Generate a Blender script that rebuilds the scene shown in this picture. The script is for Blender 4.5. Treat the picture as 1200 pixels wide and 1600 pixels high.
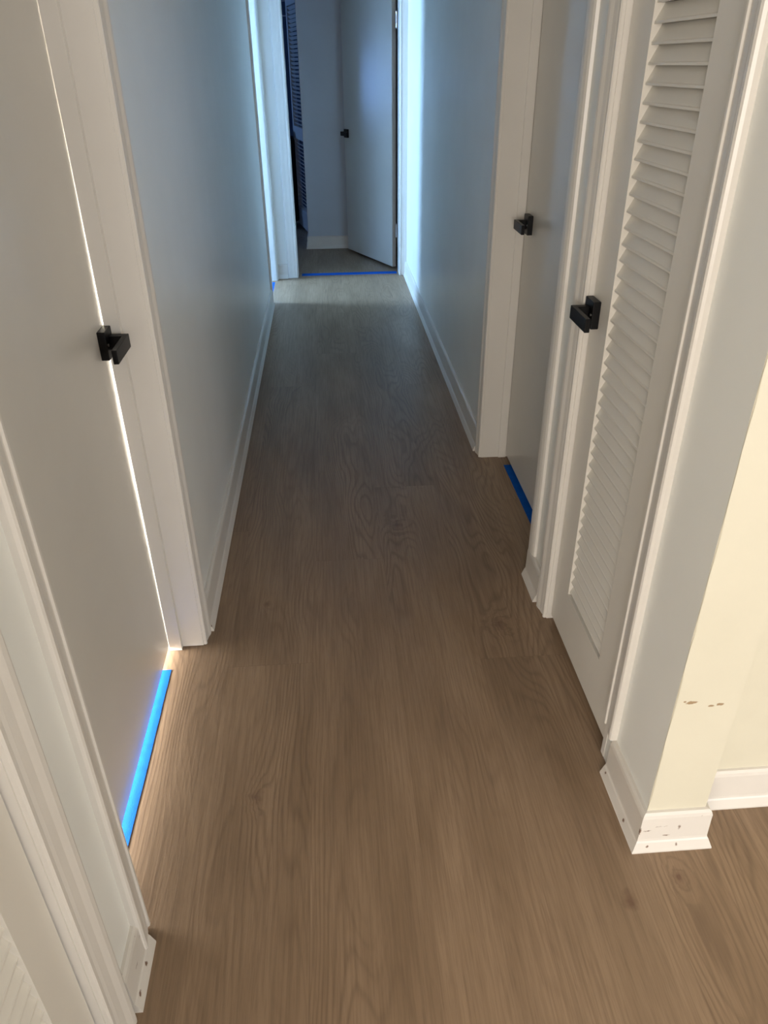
import bpy, bmesh, math, random
from mathutils import Vector, Matrix
random.seed(7)
S = bpy.context.scene
for o in list(bpy.data.objects): bpy.data.objects.remove(o)

# ------------------------------------------------------------------ camera
CAM_H = 1.5
cam_d = bpy.data.cameras.new('camera'); cam = bpy.data.objects.new('camera', cam_d)
S.collection.objects.link(cam); S.camera = cam
F, PX, PY = 1169.19, 600.0, 800.0
va, vb = (500-PX, 100-PY), (620-PX, 2750-PY)            # vanishing points: along the hall, straight down
Yc = Vector((va[0], va[1], F)).normalized(); Dn = Vector((vb[0], vb[1], F)).normalized()
Xc = Dn.cross(Yc).normalized()
if Xc.x < 0: Xc = -Xc
Zc = -Dn
rows = (Xc, Yc, Zc)
M = Matrix(((rows[0].x, -rows[0].y, -rows[0].z, 0), (rows[1].x, -rows[1].y, -rows[1].z, 0),
            (rows[2].x, -rows[2].y, -rows[2].z, CAM_H), (0, 0, 0, 1)))
cam.matrix_world = M
cam_d.sensor_fit = 'VERTICAL'; cam_d.sensor_height = 24; cam_d.lens = F/1600*24
cam_d.clip_start = 0.02; cam_d.clip_end = 60

# ------------------------------------------------------------------ light and exposure
S.view_settings.view_transform = 'Standard'; S.view_settings.look = 'None'
S.view_settings.exposure = 0.07; S.view_settings.gamma = 1.0
S.view_settings.use_curve_mapping = False
W = bpy.data.worlds.new('world'); S.world = W; W.use_nodes = True
W.node_tree.nodes['Background'].inputs[0].default_value = (0.5, 0.6, 0.75, 1)
W.node_tree.nodes['Background'].inputs[1].default_value = 0.01

def area(name, loc, target, sx, sy, power, col):
    d = bpy.data.lights.new(name, 'AREA'); d.shape = 'RECTANGLE'; d.size = sx; d.size_y = sy
    d.energy = power; d.color = col
    o = bpy.data.objects.new(name, d); S.collection.objects.link(o); o.location = loc
    o.rotation_euler = (Vector(target)-Vector(loc)).to_track_quat('-Z', 'Y').to_euler()
    return o
area('living_window_daylight', (3.1, -3.46, 1.25), (3.1, 0, 1.25), 1.4, 1.8, 116, (0.95, 0.95, 1.0))
area('added_fill_light', (-1.5, -3.46, 1.35), (-1.5, 0, 1.35), 3.0, 1.5, 200, (1.0, 0.92, 0.845))  # added fill lamp, unseen behind the viewpoint, to brighten the hall evenly
area('side_room_window_daylight', (-2.6, 5.86, 1.35), (0, 5.86, 1.35), 0.62, 1.5, 240, (0.35, 0.62, 1.0))
area('bedroom_window_daylight', (-2.35, 9.45, 1.30), (-.25, 8.2, 1.15), 0.5, 0.6, 16, (0.20, 0.42, 1.0))
area('bath_window_daylight', (-2.9, 1.78, .46), (0, 1.78, .46), 1.3, 0.86, 2300, (1.0, 0.97, 0.92))

# ------------------------------------------------------------------ materials
def srgb(r, g, b):
    f = lambda c: (c/255/12.92) if c/255 <= 0.04045 else ((c/255+0.055)/1.055)**2.4
    return (f(r), f(g), f(b), 1)
class NT:
    def __init__(s, name):
        s.m = bpy.data.materials.new(name); s.m.use_nodes = True; s.t = s.m.node_tree
        s.b = s.t.nodes['Principled BSDF']
    def n(s, typ, **kw):
        x = s.t.nodes.new(typ)
        for k, v in kw.items(): setattr(x, k, v)
        return x
    def l(s, a, b): s.t.links.new(a, b)
    def put(s, sock, v):
        if hasattr(v, 'is_linked') or hasattr(v, 'links'): s.l(v, sock)
        else: sock.default_value = v
    def math(s, op, a, b=0.0, c=0.0, clamp=False):
        x = s.n('ShaderNodeMath', operation=op, use_clamp=clamp)
        for i, v in enumerate((a, b, c)): s.put(x.inputs[i], v)
        return x.outputs[0]
    def mix(s, f, a, b, mode='MIX'):
        x = s.n('ShaderNodeMix', data_type='RGBA', blend_type=mode)
        s.put(x.inputs[0], f); s.put(x.inputs[6], a); s.put(x.inputs[7], b)
        return x.outputs[2]
    def noise(s, vec, scale, detail=3, rough=0.5):
        x = s.n('ShaderNodeTexNoise'); x.inputs['Scale'].default_value = scale
        x.inputs['Detail'].default_value = detail; x.inputs['Roughness'].default_value = rough
        if vec is not None: s.l(vec, x.inputs['Vector'])
        return x.outputs['Fac']
    def comb(s, a, b, c):
        x = s.n('ShaderNodeCombineXYZ')
        for i, v in enumerate((a, b, c)): s.put(x.inputs[i], v)
        return x.outputs[0]
    def ramp(s, f, lo, hi):
        x = s.n('ShaderNodeMapRange', clamp=True); s.put(x.inputs[0], f)
        x.inputs[1].default_value = lo; x.inputs[2].default_value = hi
        return x.outputs[0]
    def bump(s, h, strength, dist=0.001):
        x = s.n('ShaderNodeBump'); x.inputs['Strength'].default_value = strength
        x.inputs['Distance'].default_value = dist; s.l(h, x.inputs['Height']); s.l(x.outputs[0], s.b.inputs['Normal'])
    def spots(s, base, co, pts, col, r):
        """small scuffs and chips at given places"""
        out = base
        wob = s.math('MULTIPLY', s.math('SUBTRACT', s.noise(co, 160, 3), 0.5), r*1.6)
        for (p, sc) in pts:
            mp = s.n('ShaderNodeVectorMath', operation='SUBTRACT'); s.l(co, mp.inputs[0]); mp.inputs[1].default_value = p
            ms = s.n('ShaderNodeVectorMath', operation='MULTIPLY'); s.l(mp.outputs[0], ms.inputs[0]); ms.inputs[1].default_value = sc
            ln = s.n('ShaderNodeVectorMath', operation='LENGTH'); s.l(ms.outputs[0], ln.inputs[0])
            d = s.math('ADD', ln.outputs['Value'], wob)
            k = s.math('SUBTRACT', 1.0, s.ramp(d, r*0.6, r*1.1))
            out = s.mix(k, out, col)
        return out

def paint(name, rgb, rough=0.4, texture=0.06, chips=None, chipcol=None, r=0.004, spec=0.5, orange=380):
    t = NT(name); co = t.n('ShaderNodeTexCoord').outputs['Object']
    base = t.mix(t.ramp(t.noise(co, 5, 3), 0.3, 0.7), srgb(*rgb), srgb(*[c-4 for c in rgb]))
    if chips: base = t.spots(base, co, chips, chipcol or srgb(120, 98, 80), r)
    t.put(t.b.inputs['Base Color'], base)
    t.b.inputs['Roughness'].default_value = rough
    t.b.inputs['Specular IOR Level'].default_value = spec
    t.bump(t.noise(co, orange, 2), texture)
    return t.m
def plain(name, rgb, rough=0.5, metal=0.0, spec=0.5):
    t = NT(name); co = t.n('ShaderNodeTexCoord').outputs['Object']
    t.put(t.b.inputs['Base Color'], t.mix(t.noise(co, 30, 3), srgb(*rgb), srgb(*[max(0, c-5) for c in rgb])))
    t.b.inputs['Roughness'].default_value = rough; t.b.inputs['Metallic'].default_value = metal; t.b.inputs['Specular IOR Level'].default_value = spec
    return t.m

WALL = paint('hall_wall_paint', (230, 231, 225), 0.33, 0.10, orange=160)
ROOMW = paint('side_room_paint', (184, 190, 196), 0.6, 0.05)
CREAM = paint('cream_wall_paint', (205, 200, 180), 0.55, 0.10, orange=160,
              chips=[((0.663, 1.01, 0.430), (0.55, .2, 1.6)), ((0.705, 1.01, 0.418), (0.9, .2, 2.2)), ((0.724, 1.01, 0.421), (0.7, .2, 1.4)),
                     ((0.650, 1.01, 0.433), (2, .2, 3))], chipcol=srgb(150, 128, 98), r=0.0065)
one = (1, 1, 1)
TRIM = paint('trim_paint', (217, 213, 205), 0.33, 0.05)
BASEP = paint('baseboard_paint', (213, 208, 199), 0.36, 0.08, r=0.0048, chipcol=srgb(112, 88, 72), chips=[
    ((0.618, 0.997, 0.060), (1, 1, .5)), ((0.635, 0.993, 0.060), (.35, 1, 1.6)), ((0.665, 0.993, 0.072), (.3, 1, 1.6)), ((0.706, 0.994, 0.068), (1.2, 1, .45)),
    ((0.640, 0.987, 0.018), (1.3, 1, 1)), ((0.706, 0.987, 0.018), (1.3, 1, 1)), ((0.612, 1.055, 0.100), (1, 1, 1)), ((0.611, 1.19, 0.02), (1, 1, 1.4)),
    ((0.875, 1.086, 0.075), (.8, 1, 1.2)), ((0.68, 0.993, 0.042), (.5, 1, 2)),
    ((-0.414, 0.840, 0.080), (1, .8, 1)), ((-0.414, 0.795, 0.060), (1, .6, 1.2)), ((-0.41, 0.82, 0.02), (1, 1, 1)), ((-0.41, 0.765, 0.02), (1, .7, 1.2)),
    ((-0.414, 0.825, 0.105), (1, 1.3, 1.3)), ((-0.409, 1.83, 0.02), (1, 1, 1)), ((-0.412, 2.15, 0.06), (1, .3, 1.2)), ((0.612, 1.06, 0.015), (1, 1, 1)), ((0.75, 0.993, 0.1), (1, 1, 1))])
DOOR = paint('door_paint', (207, 203, 193), 0.30, 0.05)
LOUV = paint('louver_door_paint', (216, 212, 202), 0.36, 0.05)
CEIL = paint('ceiling_paint', (222, 222, 218), 0.8, 0.1)
BLACK = plain('matte_black_metal', (6, 6, 8), 0.42, 0.0, 0.22)
STEEL = plain('satin_steel', (205, 205, 205), 0.3, 1.0)
HINGE = plain('painted_hinge', (222, 216, 206), 0.38)
RACKW = plain('white_enamel_tube', (205, 212, 222), 0.4)
BAGF = plain('black_bag_fabric', (14, 14, 18), 0.85)
REDF = plain('dark_red_fabric', (110, 30, 34), 0.8)
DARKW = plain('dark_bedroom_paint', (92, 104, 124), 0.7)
# blue masking tape: crepe paper with faint wrinkles
t = NT('blue_tape'); co = t.n('ShaderNodeTexCoord').outputs['Object']
t.put(t.b.inputs['Base Color'], t.mix(t.ramp(t.noise(co, 40, 3), .3, .7), srgb(5, 90, 182), srgb(4, 80, 168)))
t.b.inputs['Roughness'].default_value = 0.8; t.b.inputs['Specular IOR Level'].default_value = 0.12; t.bump(t.noise(co, 350, 2), 0.3)
TAPE = t.m

# vinyl plank floor
t = NT('vinyl_plank_floor'); co = t.n('ShaderNodeTexCoord').outputs['Object']
at = t.n('ShaderNodeAttribute', attribute_name='tone'); tone = at.outputs['Fac']
sp = t.n('ShaderNodeSeparateXYZ'); t.l(co, sp.inputs[0]); X, Y = sp.outputs[0], sp.outputs[1]
off = t.math('MULTIPLY', tone, 53.0)
# knots bend the grain around them
bend = 0.0; knotmask = 0.0
for (kx, ky, kr) in [(0.211, 2.398, .030), (0.478, 1.788, .032), (-0.232, 1.203, .022), (0.565, 0.878, .024), (0.687, 0.925, .020), (-0.25, 1.95, .014)]:
    dx = t.math('SUBTRACT', X, kx); dy = t.math('MULTIPLY', t.math('SUBTRACT', Y, ky), 0.62)
    wob = t.math('MULTIPLY', t.math('SUBTRACT', t.noise(co, 45, 3), .5), kr*1.3)
    d = t.math('ADD', t.math('SQRT', t.math('ADD', t.math('MULTIPLY', dx, dx), t.math('MULTIPLY', dy, dy))), wob)
    g = t.math('SUBTRACT', 1.0, t.ramp(d, 0.0, kr*2.6))
    bend = t.math('ADD', bend, t.math('MULTIPLY', t.math('MULTIPLY', g, g), 1.1))
    g2 = t.math('SUBTRACT', 1.0, t.ramp(d, 0.0, kr*.8)); knotmask = t.math('ADD', knotmask, g2)
lowv = t.comb(t.math('MULTIPLY', X, 5.0), t.math('ADD', t.math('MULTIPLY', Y, .85), off), off)
low = t.noise(lowv, 1.0, 2, .45)
ring = t.math('ADD', t.math('ADD', t.math('MULTIPLY', X, 20.0), t.math('MULTIPLY', low, 13.0)), bend)
fine = t.noise(t.comb(t.math('MULTIPLY', X, 150.0), t.math('ADD', t.math('MULTIPLY', Y, 4.5), off), off), 1.0, 5, .62)
pore = t.noise(t.comb(t.math('MULTIPLY', X, 420.0), t.math('ADD', t.math('MULTIPLY', Y, 22.0), off), off), 1.0, 3, .6)
lines = t.math('SINE', t.math('ADD', t.math('MULTIPLY', ring, 13.0), t.math('MULTIPLY', fine, 3.2)))
lines = t.math('POWER', t.math('MULTIPLY_ADD', lines, 0.5, 0.5), 3.0)
lmask = t.ramp(t.noise(t.comb(t.math('MULTIPLY', X, 3.5), t.math('ADD', t.math('MULTIPLY', Y, .9), off), off), 1.0, 2), .40, .62)
blot = t.noise(t.comb(t.math('MULTIPLY', X, 9.0), t.math('ADD', t.math('MULTIPLY', Y, 1.6), off), off), 1.0, 3, .55)
col = t.mix(t.ramp(blot, .30, .70), srgb(135, 112, 88), srgb(160, 135, 109))
col = t.mix(t.math('MULTIPLY', t.ramp(fine, .42, .75), .62), col, srgb(110, 88, 68))
col = t.mix(t.math('MULTIPLY', t.ramp(pore, .52, .78), .30), col, srgb(94, 74, 58))
col = t.mix(t.math('MULTIPLY', t.math('MULTIPLY', lines, lmask), .44), col, srgb(98, 77, 59))
col = t.mix(t.math('MULTIPLY', t.ramp(knotmask, 0, 1), .55), col, srgb(92, 60, 46))
tn = t.math('MULTIPLY_ADD', tone, .13, .90)
vv = t.n('ShaderNodeVectorMath', operation='SCALE'); t.l(col, vv.inputs[0]); t.l(tn, vv.inputs['Scale'])
uv = t.n('ShaderNodeUVMap', uv_map='plank'); su = t.n('ShaderNodeSeparateXYZ'); t.l(uv.outputs[0], su.inputs[0])
edge = t.math('MULTIPLY', t.math('MAXIMUM', t.math('LESS_THAN', su.outputs[0], .0011), t.math('LESS_THAN', su.outputs[1], .0015)), .22)
t.put(t.b.inputs['Base Color'], t.mix(edge, vv.outputs[0], srgb(70, 52, 40)))
t.put(t.b.inputs['Roughness'], t.math('MULTIPLY_ADD', fine, .16, .36))
t.b.inputs['Specular IOR Level'].default_value = 0.45
t.bump(t.math('ADD', t.math('MULTIPLY', pore, .5), t.math('ADD', fine, t.math('MULTIPLY', lines, .3))), 0.25, 0.0006)
FLOOR = t.m

# ------------------------------------------------------------------ helpers
C = S.collection
def link(name, bm, mat, parent=None, bevel=0.0, smooth=False):
    bmesh.ops.recalc_face_normals(bm, faces=bm.faces)
    me = bpy.data.meshes.new(name); bm.to_mesh(me); bm.free()
    o = bpy.data.objects.new(name, me); C.objects.link(o)
    for m in (mat if isinstance(mat, (list, tuple)) else [mat]): me.materials.append(m)
    if parent: o.parent = parent
    if bevel:
        b = o.modifiers.new('bevel', 'BEVEL'); b.width = bevel; b.segments = 2; b.limit_method = 'ANGLE'; b.angle_limit = math.radians(40)
        for p in me.polygons: p.use_smooth = False
    if smooth:
        for p in me.polygons: p.use_smooth = True
    return o
def tag(o, label, cat, kind=None, group=None):
    o['label'] = label; o['category'] = cat
    if kind: o['kind'] = kind
    if group: o['group'] = group
    return o
def struct(o, label, cat): return tag(o, label, cat, 'structure')
def empty(name, loc, rz=0):
    o = bpy.data.objects.new(name, None); C.objects.link(o); o.location = loc; o.rotation_euler = (0, 0, rz)
    o.empty_display_size = .1; return o
def box(bm, x0, x1, y0, y1, z0, z1, mi=0):
    v = [bm.verts.new((x, y, z)) for x in (x0, x1) for y in (y0, y1) for z in (z0, z1)]
    for idx in ((0, 1, 3, 2), (4, 6, 7, 5), (0, 4, 5, 1), (2, 3, 7, 6), (0, 2, 6, 4), (1, 5, 7, 3)):
        f = bm.faces.new([v[i] for i in idx]); f.material_index = mi
def prism(bm, pts, z0, z1):
    a = [bm.verts.new((p[0], p[1], z0)) for p in pts]; b = [bm.verts.new((p[0], p[1], z1)) for p in pts]
    n = len(pts)
    bm.faces.new(a[::-1]); bm.faces.new(b)
    for i in range(n): bm.faces.new((a[i], a[(i+1) % n], b[(i+1) % n], b[i]))
def cyl(bm, p0, p1, r, seg=16):
    p0, p1 = Vector(p0), Vector(p1); d = p1-p0
    q = d.to_track_quat('Z', 'Y').to_matrix().to_4x4(); q.translation = (p0+p1)/2
    bmesh.ops.create_cone(bm, cap_ends=True, segments=seg, radius1=r, radius2=r, depth=d.length, matrix=q)

# baseboard: face with rounded cap and a sloping shoe; path walks with the wall on its left, room on its right
BPROF = [(0, 0), (.025, 0), (.025, .004), (.0225, .010), (.017, .024), (.0145, .0275), (.0135, .033), (.0125, .086), (.0125, .098), (.0105, .106), (.006, .111), (0, .112)]
def baseboard(name, paths, label, prof=BPROF):
    bm = bmesh.new()
    for path in paths:
        P = [Vector(p) for p in path]; n = len(P); rings = []
        for i in range(n):
            if i == 0: d = (P[1]-P[0]).normalized(); nrm = Vector((d.y, -d.x)); k = 1
            elif i == n-1: d = (P[i]-P[i-1]).normalized(); nrm = Vector((d.y, -d.x)); k = 1
            else:
                d1 = (P[i]-P[i-1]).normalized(); d2 = (P[i+1]-P[i]).normalized()
                n1 = Vector((d1.y, -d1.x)); n2 = Vector((d2.y, -d2.x)); nrm = (n1+n2).normalized(); k = 1/max(.3, nrm.dot(n1))
            rings.append([bm.verts.new((P[i].x+nrm.x*q[0]*k, P[i].y+nrm.y*q[0]*k, q[1])) for q in prof])
        m = len(prof)
        for i in range(n-1):
            for j in range(m): bm.faces.new((rings[i][j], rings[i][(j+1) % m], rings[i+1][(j+1) % m], rings[i+1][j]))
        bm.faces.new(rings[0]); bm.faces.new(rings[-1][::-1])
    return struct(link(name, bm, BASEP), label, 'baseboard')

# casing profile: s = distance from the opening, d = stand-off from the wall
CPROF = [(0, 0), (0, .0085), (.003, .0115), (.008, .0115), (.0105, .0085), (.014, .0085), (.020, .0105), (.034, .0125), (.046, .0165), (.054, .0175), (.059, .0155), (.061, .010), (.061, 0)]
HD = 2.04
CP2 = [(0, 0), (0, .010), (.003, .0135), (.010, .0150), (.030, .0145), (.046, .0115), (.054, .008), (.056, 0)]
def door_frame(name, label, axis, face, a, b, depth, side, hw=None, cut0=(0, 0), wid=(1, 1), stop=None, prof=(CPROF, CPROF)):
    """a, b: the opening along `axis`; face: wall plane; side: +1/-1 direction the casing stands off; depth: jamb depth"""
    root = empty(name, ((face, (a+b)/2, 0) if axis == 'y' else ((a+b)/2, face, 0)))
    struct(root, label, 'door frame')
    def mk(pts): return [((face+side*d, s) if axis == 'y' else (s, face+side*d)) for s, d in pts]
    inv = Matrix.Translation(-Vector(root.location))
    def fin(nm, bm):
        bm.transform(inv); return link(nm, bm, TRIM, root)
    for i, (p, sg) in enumerate(((a, -1), (b, 1))):
        if wid[i]:
            bm = bmesh.new(); prism(bm, mk([(p+sg*(.003+s*wid[i]), d) for s, d in prof[i]]), cut0[i], HD+.06); fin('casing', bm)
        bm = bmesh.new(); q = [(p-sg*.0, -depth), (p+sg*.018, -depth), (p+sg*.018, .0), (p, .0)]
        q = [(p, -depth), (p+sg*.018, -depth), (p+sg*.018, .0015), (p, .0015)]
        prism(bm, mk(q), 0.001, HD); fin('jamb', bm)
        if stop and stop[i]:
          for (s0, s1, sd) in stop[i]:
            bm = bmesh.new(); prism(bm, mk([(p-sg*.0005, -s0), (p-sg*sd, -s0), (p-sg*sd, -s1), (p-sg*.0005, -s1)]), 0.001, HD-.002); fin('door_stop', bm)
    bm = bmesh.new()
    prism(bm, mk([(a-.064, .001), (b+.064, .001), (b+.064, .0165), (a-.064, .0165)]), HD+.001, HD+.062); fin('head_casing', bm)
    bm = bmesh.new()
    prism(bm, mk([(a, -depth), (b, -depth), (b, .001), (a, .001)]), HD+.0005, HD+.018); fin('head_jamb', bm)
    return root

def handle(parent, yc, zc, face_x, s, toward, label=None, lip=0):
    """square-rose lever. s: direction the handle stands off (+1 = +x), toward: direction of the lever along y"""
    bm = bmesh.new(); box(bm, face_x, face_x+s*.019, yc-.031, yc+.031, zc-.033, zc+.033)
    r = link('door_handle', bm, BLACK, parent, bevel=.0018)
    if label: r['label'] = label
    bm = bmesh.new()
    xo = face_x+s*.060; xi = face_x+s*.048
    far = yc-toward*.014; near = yc+toward*.108; mid = yc+toward*.006
    x0 = face_x+s*.0185
    pts = [(x0, far), (xo, far), (xo, near), (xi, near), (xi, mid), (x0, mid)]
    prism(bm, pts, zc-.016, zc+.016); l = link('lever', bm, BLACK, r, bevel=.0015)
    bm = bmesh.new(); cyl(bm, (face_x+s*.018, yc+toward*.020, zc-.0), (face_x+s*.0205, yc+toward*.020, zc-.0), .0035); link('privacy_pin', bm, STEEL, r)
    if lip:
        bm = bmesh.new(); pts = []
        for k in range(9):
            a = math.radians(10*k); pts.append((.010*math.sin(a)**1.5, .030*math.cos(a)))
        y0 = yc-toward*.046
        n = len(pts)
        vs = []
        for dy in (0, -toward*.010):
            vs.append([bm.verts.new((face_x+s*(.002+.013*math.cos(math.radians(90-10*k))), y0+dy, zc+.018+.024*(1-k/4)) ) for k in range(9)] + [bm.verts.new((face_x, y0+dy, zc+.018-.024)), bm.verts.new((face_x, y0+dy, zc+.018+.024))])
        m = len(vs[0])
        bm.faces.new(vs[0]); bm.faces.new(vs[1][::-1])
        for k in range(m): bm.faces.new((vs[0][k], vs[0][(k+1) % m], vs[1][(k+1) % m], vs[1][k]))
        link('strike_lip', bm, BLACK, r)
    return r
def hinge(parent, x, y, z0, z1, mat, leafdir=None, r=.0065):
    bm = bmesh.new(); h = (z1-z0)
    for k in range(3): cyl(bm, (x, y, z0+h*k/3+.0008), (x, y, z0+h*(k+1)/3-.0008), r, 20)
    cyl(bm, (x, y, z0-.004), (x, y, z1+.004), r*.55, 12)
    if leafdir:
        dx, dy0, dy1 = leafdir; box(bm, x+dx-.001, x+dx+.001, y+dy0, y+dy1, z0, z1)
    return link('hinge', bm, mat, parent, smooth=False)

# ------------------------------------------------------------------ setting
XL, XR = -.430, .632            # hall wall faces
CE = 2.44
# floor planks
PW, PL = .2453, 2.20
bm = bmesh.new(); uvl = bm.loops.layers.uv.new('plank'); tl = bm.faces.layers.float.new('tone')
fixed = {0: 2.18, 1: 2.695, 2: 1.635, 3: .35, -1: 1.66, -2: .2}
tones = {(0, 0): .25}
col0, col1 = -17, 18
rr = random.Random(3)
for c in range(col0, col1):
    x0 = -.1+c*PW; x1 = x0+PW
    st = fixed.get(c, rr.random()*PL); y = -3.6
    k = math.floor((y-st)/PL); y = st+k*PL
    while y < 9.9:
        ya, yb = max(y, -3.6), min(y+PL, 9.9)
        xa, xb = max(x0, -4.2), min(x1, 4.2)
        f = bm.faces.new([bm.verts.new(p) for p in ((xa, ya, 0), (xb, ya, 0), (xb, yb, 0), (xa, yb, 0))])
        f[tl] = rr.random()
        for lp in f.loops: lp[uvl].uv = (lp.vert.co.x-x0, lp.vert.co.y-y)
        y += PL
bmesh.ops.remove_doubles(bm, verts=bm.verts, dist=1e-5)
floor = struct(link('floor', bm, FLOOR), 'greige oak-look vinyl plank floor running the length of the hallway', 'floor')
bm = bmesh.new(); box(bm, -4.2, 4.2, -3.6, 9.9, CE, CE+.06)
struct(link('ceiling', bm, CEIL), 'flat white ceiling above the hallway', 'ceiling')

def wallmesh(name, boxes, mat, label, mi=None):
    bm = bmesh.new()
    for b in boxes: box(bm, *b)
    return struct(link(name, bm, mat), label, 'wall')
TH = .13
L0 = XL-TH
# left wall: closet opening .06-.662 ; door .880-1.762 ; side doorway 5.56-6.20
wallmesh('wall_left', [(L0, XL, -.20, .022, 0, CE), (L0, XL, .662+.018, .905-.018, 0, CE), (L0, XL, 1.762+.018, 5.55-.018, 0, CE), (L0, XL, 6.19+.018, 6.28, 0, CE),
                       (L0, XL, .022, .68, HD+.018, CE), (L0, XL, .887, 1.78, HD+.018, CE), (L0, XL, 5.532, 6.208, HD+.018, CE)], WALL,
         'pale grey satin painted wall along the left of the hallway')
R0 = XR+.15
# right wall: closet opening 1.272-1.803 ; door 2.045-2.925
wallmesh('wall_right', [(XR, R0, 1.222, 1.272-.018, 0, CE), (XR, R0, 1.803+.018, 2.040-.018, 0, CE), (XR, R0, 2.925+.018, 6.28, 0, CE),
                        (XR, R0, 1.25, 1.83, HD+.018, CE), (XR, R0, 2.0, 2.95, HD+.018, CE)], WALL,
         'pale satin painted wall along the right of the hallway')
# pillar: hall side painted like the hall, front cream, with a wavy paint and caulk line on the corner
bm = bmesh.new(); N = 60; PXR = .762
rj = random.Random(5); prev = 0
vl = []; 
for i in range(N+1):
    z = CE*i/N; j = (rj.random()-.5)*.0028
    vl.append([bm.verts.new(p) for p in ((XR, 1.222, z), (XR, 1.0125, z), (XR+.001+j, 1.010, z), (PXR-.001+(rj.random()-.5)*.0012, 1.010, z), (PXR, 1.012, z), (PXR, 1.222, z))])
for i in range(N):
    for k in range(6):
        f = bm.faces.new((vl[i][k], vl[i][(k+1) % 6], vl[i+1][(k+1) % 6], vl[i+1][k])); f.material_index = 0 if k in (0,) else 1
bm.faces.new(vl[0]); bm.faces.new(vl[-1])
struct(link('wall_pillar', bm, [WALL, CREAM]), 'cream painted wall end at the hallway corner, right foreground', 'wall')
wallmesh('wall_living', [(PXR, 4.13, 1.105, 1.235, 0, CE)], CREAM, 'cream wall beside the pillar at the right edge')
# living room shell with window
wallmesh('wall_back', [(-3.4, -3.1, -3.6, -3.5, 0, CE), (.1, 2.35, -3.6, -3.5, 0, CE), (-3.1, .1, -3.6, -3.5, 2.2, CE), (-3.1, .1, -3.6, -3.5, 0, .5), (3.85, 4.1, -3.6, -3.5, 0, CE), (2.35, 3.85, -3.6, -3.5, 2.2, CE), (2.35, 3.85, -3.6, -3.5, 0, .3)], CREAM, 'cream wall behind the viewpoint with a window and an added opening for fill light')
wallmesh('wall_side', [(4.0, 4.1, -3.5, 1.105, 0, CE), (-3.5, -3.4, -3.6, -.14, 0, CE), (-3.4, L0-.01, -.20, -.14, 0, CE)], CREAM, 'cream side wall of the living room')
# far wall with the bedroom doorway -.255 .. .572
FY = 6.28
wallmesh('wall_far', [(XL-.1, -.253-.018, FY, FY+.12, 0, CE), (.572+.018, R0, FY, FY+.12, 0, CE), (-.28, .60, FY, FY+.12, HD+.018, CE)], WALL, 'narrow wall pieces around the doorway at the end of the hallway')

# bedroom beyond
wallmesh('wall_bedroom', [(-.180, 1.3, 7.40, 7.52, 0, CE), (-.180, -.08, 7.52, 7.66, 0, CE)], ROOMW, 'plain wall return facing the bedroom doorway')
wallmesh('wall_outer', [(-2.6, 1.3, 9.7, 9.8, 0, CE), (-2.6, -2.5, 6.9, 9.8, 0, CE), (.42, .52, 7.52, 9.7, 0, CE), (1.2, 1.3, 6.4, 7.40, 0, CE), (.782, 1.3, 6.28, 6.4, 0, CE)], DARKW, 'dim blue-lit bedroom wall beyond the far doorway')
# shells of the side rooms
wallmesh('wall_bathroom', [(-3.1, -3.0, .6, 5.0, 0, CE), (-3.0, L0, .72, .78, 0, CE), (-3.0, L0, 4.9, 5.0, 0, CE)], ROOMW, 'wall of the bright room behind the left door')
wallmesh('wall_side_room', [(-2.8, -2.7, 5.0, 6.9, 0, CE), (-2.7, L0-.01, 5.0, 5.1, 0, CE), (-2.7, -.53, 6.82, 6.9, 0, CE), (-.62, -.53, 6.4, 6.82, 0, CE)], ROOMW, 'wall of the side room by the far left doorway')
wallmesh('wall_closet', [(1.3, 1.36, 1.235, 2.0, 0, CE), (R0, 1.36, 1.94, 2.0, 0, CE), (-1.1, -1.04, -.2, .72, 0, CE), (-1.1, L0, .66, .715, 0, CE), (R0, 1.4, 3.1, 3.16, 0, CE), (1.36, 1.42, 2.0, 3.1, 0, CE)], ROOMW, 'inner closet wall behind a louvered door')

# windows (frames only; the sky beyond is the lamp; the second is added for fill light)
def window(name, label, axis, p, a, b, z0, z1):
    bm = bmesh.new(); w = .05
    def bx(s0, s1, q0, q1):
        if axis == 'x': box(bm, p-.02, p+.02, s0, s1, q0, q1)
        else: box(bm, s0, s1, p-.02, p+.02, q0, q1)
    bx(a, a+w, z0, z1); bx(b-w, b, z0, z1); bx(a+w, b-w, z0, z0+w); bx(a+w, b-w, z1-w, z1)
    struct(link(name, bm, TRIM), label, 'window')
window('window_1', 'white framed window in the wall behind the viewpoint', 'y', -3.53, 2.35, 3.85, .3, 2.2)
window('fill_light_frame', 'wide white frame added behind the viewpoint around the fill light', 'y', -3.53, -3.1, .1, .5, 2.2)  # unseen frame added to go with the fill lamp

# trims / door frames
door_frame('trim_1', 'white moulded frame of the closed flush door on the left', 'y', XL, .905, 1.764, .16, 1, cut0=(.02, 0.001), stop=(None, ((.158, .0965, .009), (.0955, .060, .017))))
door_frame('trim_2', 'white frame of the louvered closet door at the left edge', 'y', XL, .04, .662, .14, 1, cut0=(0.001, .001), wid=(1, 1.15))
door_frame('trim_3', 'white moulded frame of the louvered closet door on the right', 'y', XR, 1.272, 1.803, .14, -1, cut0=(.1125, .001), wid=(1.05, 1.15))
door_frame('trim_4', 'white moulded frame of the closed flush door on the right', 'y', XR, 2.040, 2.925, .16, -1, cut0=(.1125, .001), wid=(1, 1), prof=(CP2, CPROF), stop=(None, ((.1065, .075, .006),)))
door_frame('trim_5', 'bluish white frame of the open doorway at far left', 'y', XL, 5.55, 6.19, .14, 1, cut0=(.001, .001), wid=(1, .9))
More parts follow.
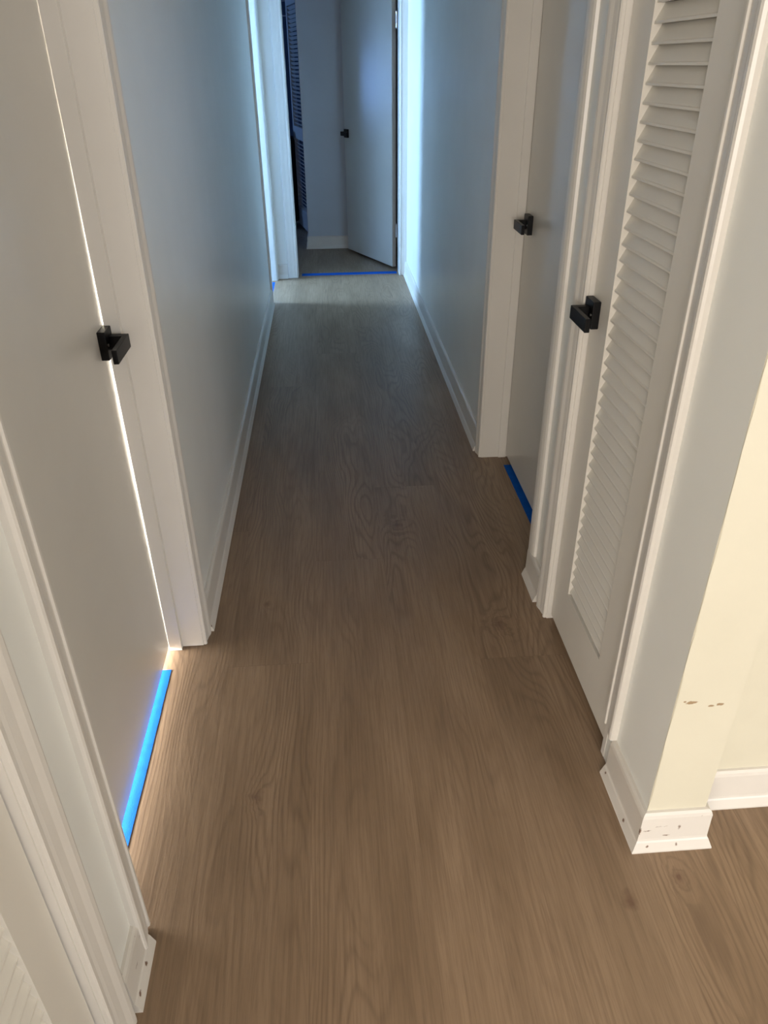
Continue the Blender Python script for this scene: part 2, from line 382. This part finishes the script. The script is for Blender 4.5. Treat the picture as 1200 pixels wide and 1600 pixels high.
door_frame('trim_6', 'white moulded frame of the doorway at the hallway end', 'x', FY, -.253, .572, .13, -1, cut0=(.001, .001), wid=(1.3, 1.1))

# baseboards
baseboard('baseboard_left', [[(XL, 1.828), (XL, 5.484)], [(XL, .742), (XL, .872)]], 'white baseboard with shoe moulding along the left wall')
baseboard('baseboard_right', [[(XR, 6.279), (XR, 2.993)], [(XR, 2.043), (XR, 1.888)]], 'white baseboard with shoe moulding along the right wall')
baseboard('baseboard_pillar', [[(XR, 1.208), (XR, 1.010), (PXR, 1.010), (PXR, 1.104)]], 'scuffed white baseboard wrapping the cream wall end')
baseboard('baseboard_living', [[(.789, 1.105), (4.0, 1.105)]], 'white baseboard under the cream wall at the right edge')
baseboard('baseboard_far', [[(XL, FY), (-.336, FY)]], 'short white baseboard piece left of the far doorway')
baseboard('baseboard_bedroom', [[(-.180, 7.66), (-.180, 7.40), (1.19, 7.40)]], 'plain baseboard on the bedroom wall return')

# ------------------------------------------------------------------ doors
def flush_door(name, label, x_face, back, y0, y1, z0=.016, z1=HD-.006):
    root = empty(name, (x_face, (y0+y1)/2, 0)); struct(root, label, 'door')
    inv = Matrix.Translation(-Vector(root.location))
    bm = bmesh.new(); box(bm, min(x_face, back), max(x_face, back), y0, y1, z0, z1); bm.transform(inv)
    link('door_slab', bm, DOOR, root, bevel=.0015)
    return root, inv
# left flush door: latch side at the far end, daylight leaks round its edge
d1 = empty('door_1', (-.530, 1.32, 0)); struct(d1, 'closed flush white door on the left with bright light at its edge', 'door')
bm = bmesh.new(); NZ = 24; rings = []
for i in range(NZ+1):
    z = .015+(HD-.021)*i/NZ; gap = .0018+.0030*math.exp(-((z-.70)/.42)**2)-.0004*(z > 1.2)
    y1 = 1.755-gap-1.32; bow = .0026*(1-math.exp(-((z-.72)/.45)**2))
    rings.append([bm.verts.new(p) for p in ((0, -.4145, z), (bow, y1, z), (-.035, y1-.007, z), (-.035, -.4145, z))])
for i in range(NZ):
    for k in range(4): bm.faces.new((rings[i][k], rings[i][(k+1) % 4], rings[i+1][(k+1) % 4], rings[i+1][k]))
bm.faces.new(rings[0]); bm.faces.new(rings[-1]); link('door_slab', bm, DOOR, d1)
handle(d1, 1.724-d1.location.y, .953, 0, 1, -1)
d4, _ = flush_door('door_4', 'closed flush white door on the right beyond the louvered closet', .740, .775, 2.049, 2.9205)
handle(d4, 2.832-d4.location.y, .992, 0, -1, -1)

def louver_door(name, label, x_face, s, y0, y1, py0, py1, pz0, pz1, mid=None, z0=.02, z1=HD-.006, mat=LOUV, opened=False):
    """s = direction the visible face looks (+1 = +x)"""
    root = empty(name, (x_face, (y0+y1)/2, 0)); struct(root, label, 'door')
    yc = (y0+y1)/2; T = .034; w = -.0004
    X0, X1 = sorted((0, -s*T))
    bm = bmesh.new()
    box(bm, X0, X1, y0-yc, py0-yc, z0, z1); box(bm, X0, X1, py1-yc, y1-yc, z0, z1)
    box(bm, X0, X1, py0-yc, py1-yc, z0, pz0); box(bm, X0, X1, py0-yc, py1-yc, pz1, z1)
    spans = [(pz0, pz1)]
    if mid: box(bm, X0, X1, py0-yc, py1-yc, mid[0], mid[1]); spans = [(pz0, mid[0]), (mid[1], pz1)]
    link('door_frame', bm, mat, root)
    bm = bmesh.new()
    pitch = .0342
    for (a, b) in spans:
        n = int((b-a-.006)/pitch)
        for k in range(n):
            zc = a+.006+pitch*(k+.5)
            # leaning board: nosed outer edge low, inner edge high
            q = [(-s*d, zc+h) for d, h in ((.0045, -.0165), (.0040, -.0150), (.0042, -.0118), (.0060, -.0100), (.0205, .0180), (.0265, .0180), (.0125, -.0165))]
            if opened: q = [(-s*d, zc+h) for d, h in ((.003, -.0125), (.003, -.0075), (.0275, .0110), (.0300, .0075), (.0070, -.0125))]
            r0 = [bm.verts.new((p[0], py0-yc+w, p[1])) for p in q]; r1 = [bm.verts.new((p[0], py1-yc-w, p[1])) for p in q]
            for j in range(len(q)): bm.faces.new((r0[j], r0[(j+1) % len(q)], r1[(j+1) % len(q)], r1[j]))
            bm.faces.new(r0); bm.faces.new(r1[::-1])
    link('louver_slats', bm, mat, root)
    return root
d3 = louver_door('door_3', 'white louvered closet door on the right with black lever handle', .643, -1, 1.2765, 1.7995, 1.405, 1.682, .186, 1.90)
handle(d3, 1.772-d3.location.y, .975, 0, -1, -1, lip=1)
hinge(d3, -.008, 1.281-d3.location.y, .20, .292, HINGE, leafdir=(.0075, -.012, .02))
d2 = louver_door('door_2', 'white louvered closet door at the left edge', -.441, 1, .046, .657, .165, .572, .186, 1.90)

# far bedroom door, swung open into the room
A = Vector((.535, 6.50)); B = Vector((.185, 7.27)); dv = (B-A); wd = dv.length; ang = math.atan2(dv.y, dv.x)
d5 = empty('door_5', (A.x, A.y, 0), ang-math.pi/2); struct(d5, 'flush white bedroom door standing open beyond the far doorway', 'door')
bm = bmesh.new(); box(bm, 0, .035, 0, wd, .018, HD-.006); link('door_slab', bm, DOOR, d5, bevel=.0015)
handle(d5, wd-.055, .985, 0, -1, -1)
for z in (.27, 1.72):
    lp = Matrix.Rotation(-(ang-math.pi/2), 3, 'Z') @ Vector((.566-A.x, 6.432-A.y, 0))
    hinge(d5, lp.x, lp.y, z, z+.10, STEEL, r=.0075)

# bedroom closet door (louvered, ajar)
A = Vector((-.272, 8.62)); B = Vector((-.120, 7.82)); dv = B-A
d6 = louver_door('door_6', 'louvered closet door standing ajar in the dim bedroom', 0, -1, -.40, .40, -.34, .362, .21, 1.97, mid=(.86, .97), z0=.03, opened=True)
d6.location = ((A.x+B.x)/2, (A.y+B.y)/2, 0); d6.rotation_euler = (0, 0, math.atan2(dv.y, dv.x)-math.pi/2)

# ------------------------------------------------------------------ tape strips
def tape(x0, x1, y0, y1, label, z=.0004):
    bm = bmesh.new(); r2 = random.Random(int(abs(y0)*1000)); along_y = (y1-y0) > (x1-x0); n = 24
    jag = lambda: (r2.random()-.5)*.0016
    top, bot = [], []
    for i in range(n+1):
        f = i/n
        if along_y:
            y = y0+(y1-y0)*f; a, b = (x0+jag()*.4, y), (x1+jag()*.6, y)
        else:
            x = x0+(x1-x0)*f; a, b = (x, y0+jag()*.6), (x, y1+jag()*.6)
        top.append((bm.verts.new((a[0], a[1], z+.0004)), bm.verts.new((b[0], b[1], z+.0004))))
        bot.append((bm.verts.new((a[0], a[1], z*.25)), bm.verts.new((b[0], b[1], z*.25))))
    for i in range(n):
        bm.faces.new((top[i][0], top[i][1], top[i+1][1], top[i+1][0])); bm.faces.new((bot[i][0], bot[i+1][0], bot[i+1][1], bot[i][1]))
        bm.faces.new((top[i][0], top[i+1][0], bot[i+1][0], bot[i][0])); bm.faces.new((top[i][1], bot[i][1], bot[i+1][1], top[i+1][1]))
    bm.faces.new((top[0][0], bot[0][0], bot[0][1], top[0][1])); bm.faces.new((top[-1][0], top[-1][1], bot[-1][1], bot[-1][0]))
    return tag(link('tape_strip', bm, TAPE), label, 'tape', group='blue masking tape strips on the door thresholds')
tape(-.540, -.508, 1.00, 1.664, 'brightly lit blue masking tape strip under the left flush door')
tape(.716, .750, 2.12, 2.845, 'shaded blue masking tape strip under the right flush door')
tape(-.228, .560, 6.335, 6.415, 'blue masking tape strip across the far bedroom threshold')
tape(-.480, -.438, 5.72, 6.15, 'blue masking tape piece on the threshold of the far left doorway')

# ------------------------------------------------------------------ bedroom things
rk = empty('clothes_rack', (-.62, 9.2, 0)); tag(rk, 'white tubular clothes rack standing in the dark bedroom', 'rack')
def part(nm, segs, mat, parent, r):
    bm = bmesh.new()
    for p, q in segs: cyl(bm, p, q, r, 12)
    return link(nm, bm, mat, parent)
part('post', [((.345, 0, 0.0), (.345, 0, 2.08))], RACKW, rk, .013)
part('post', [((-.55, 0, 0.0), (-.55, 0, 2.08))], RACKW, rk, .013)
part('top_rail', [((-.55, 0, 2.055), (.345, 0, 2.055))], RACKW, rk, .010)
part('rail', [((-.55, 0, 1.925), (.345, 0, 1.925))], RACKW, rk, .006)
# dark upright bag on wheels beside the rack
bg = empty('suitcase', (-.43, 8.66, 0)); tag(bg, 'black soft suitcase with dark red top trim in the dark bedroom', 'suitcase')
bm = bmesh.new(); box(bm, -.16, .135, -.13, .13, .05, .86); link('body', bm, BAGF, bg, bevel=.03)
bm = bmesh.new(); box(bm, -.10, .07, -.10, .10, .862, .93); link('top_trim', bm, REDF, bg, bevel=.012)
bm = bmesh.new(); box(bm, -.13, .09, -.155, -.131, .12, .5); link('pocket', bm, BAGF, bg, bevel=.008)
for sx in (-.13, .085):
    bm = bmesh.new(); cyl(bm, (sx-.012, 0, .026), (sx+.012, 0, .026), .025, 16); link('wheel', bm, BLACK, bg)
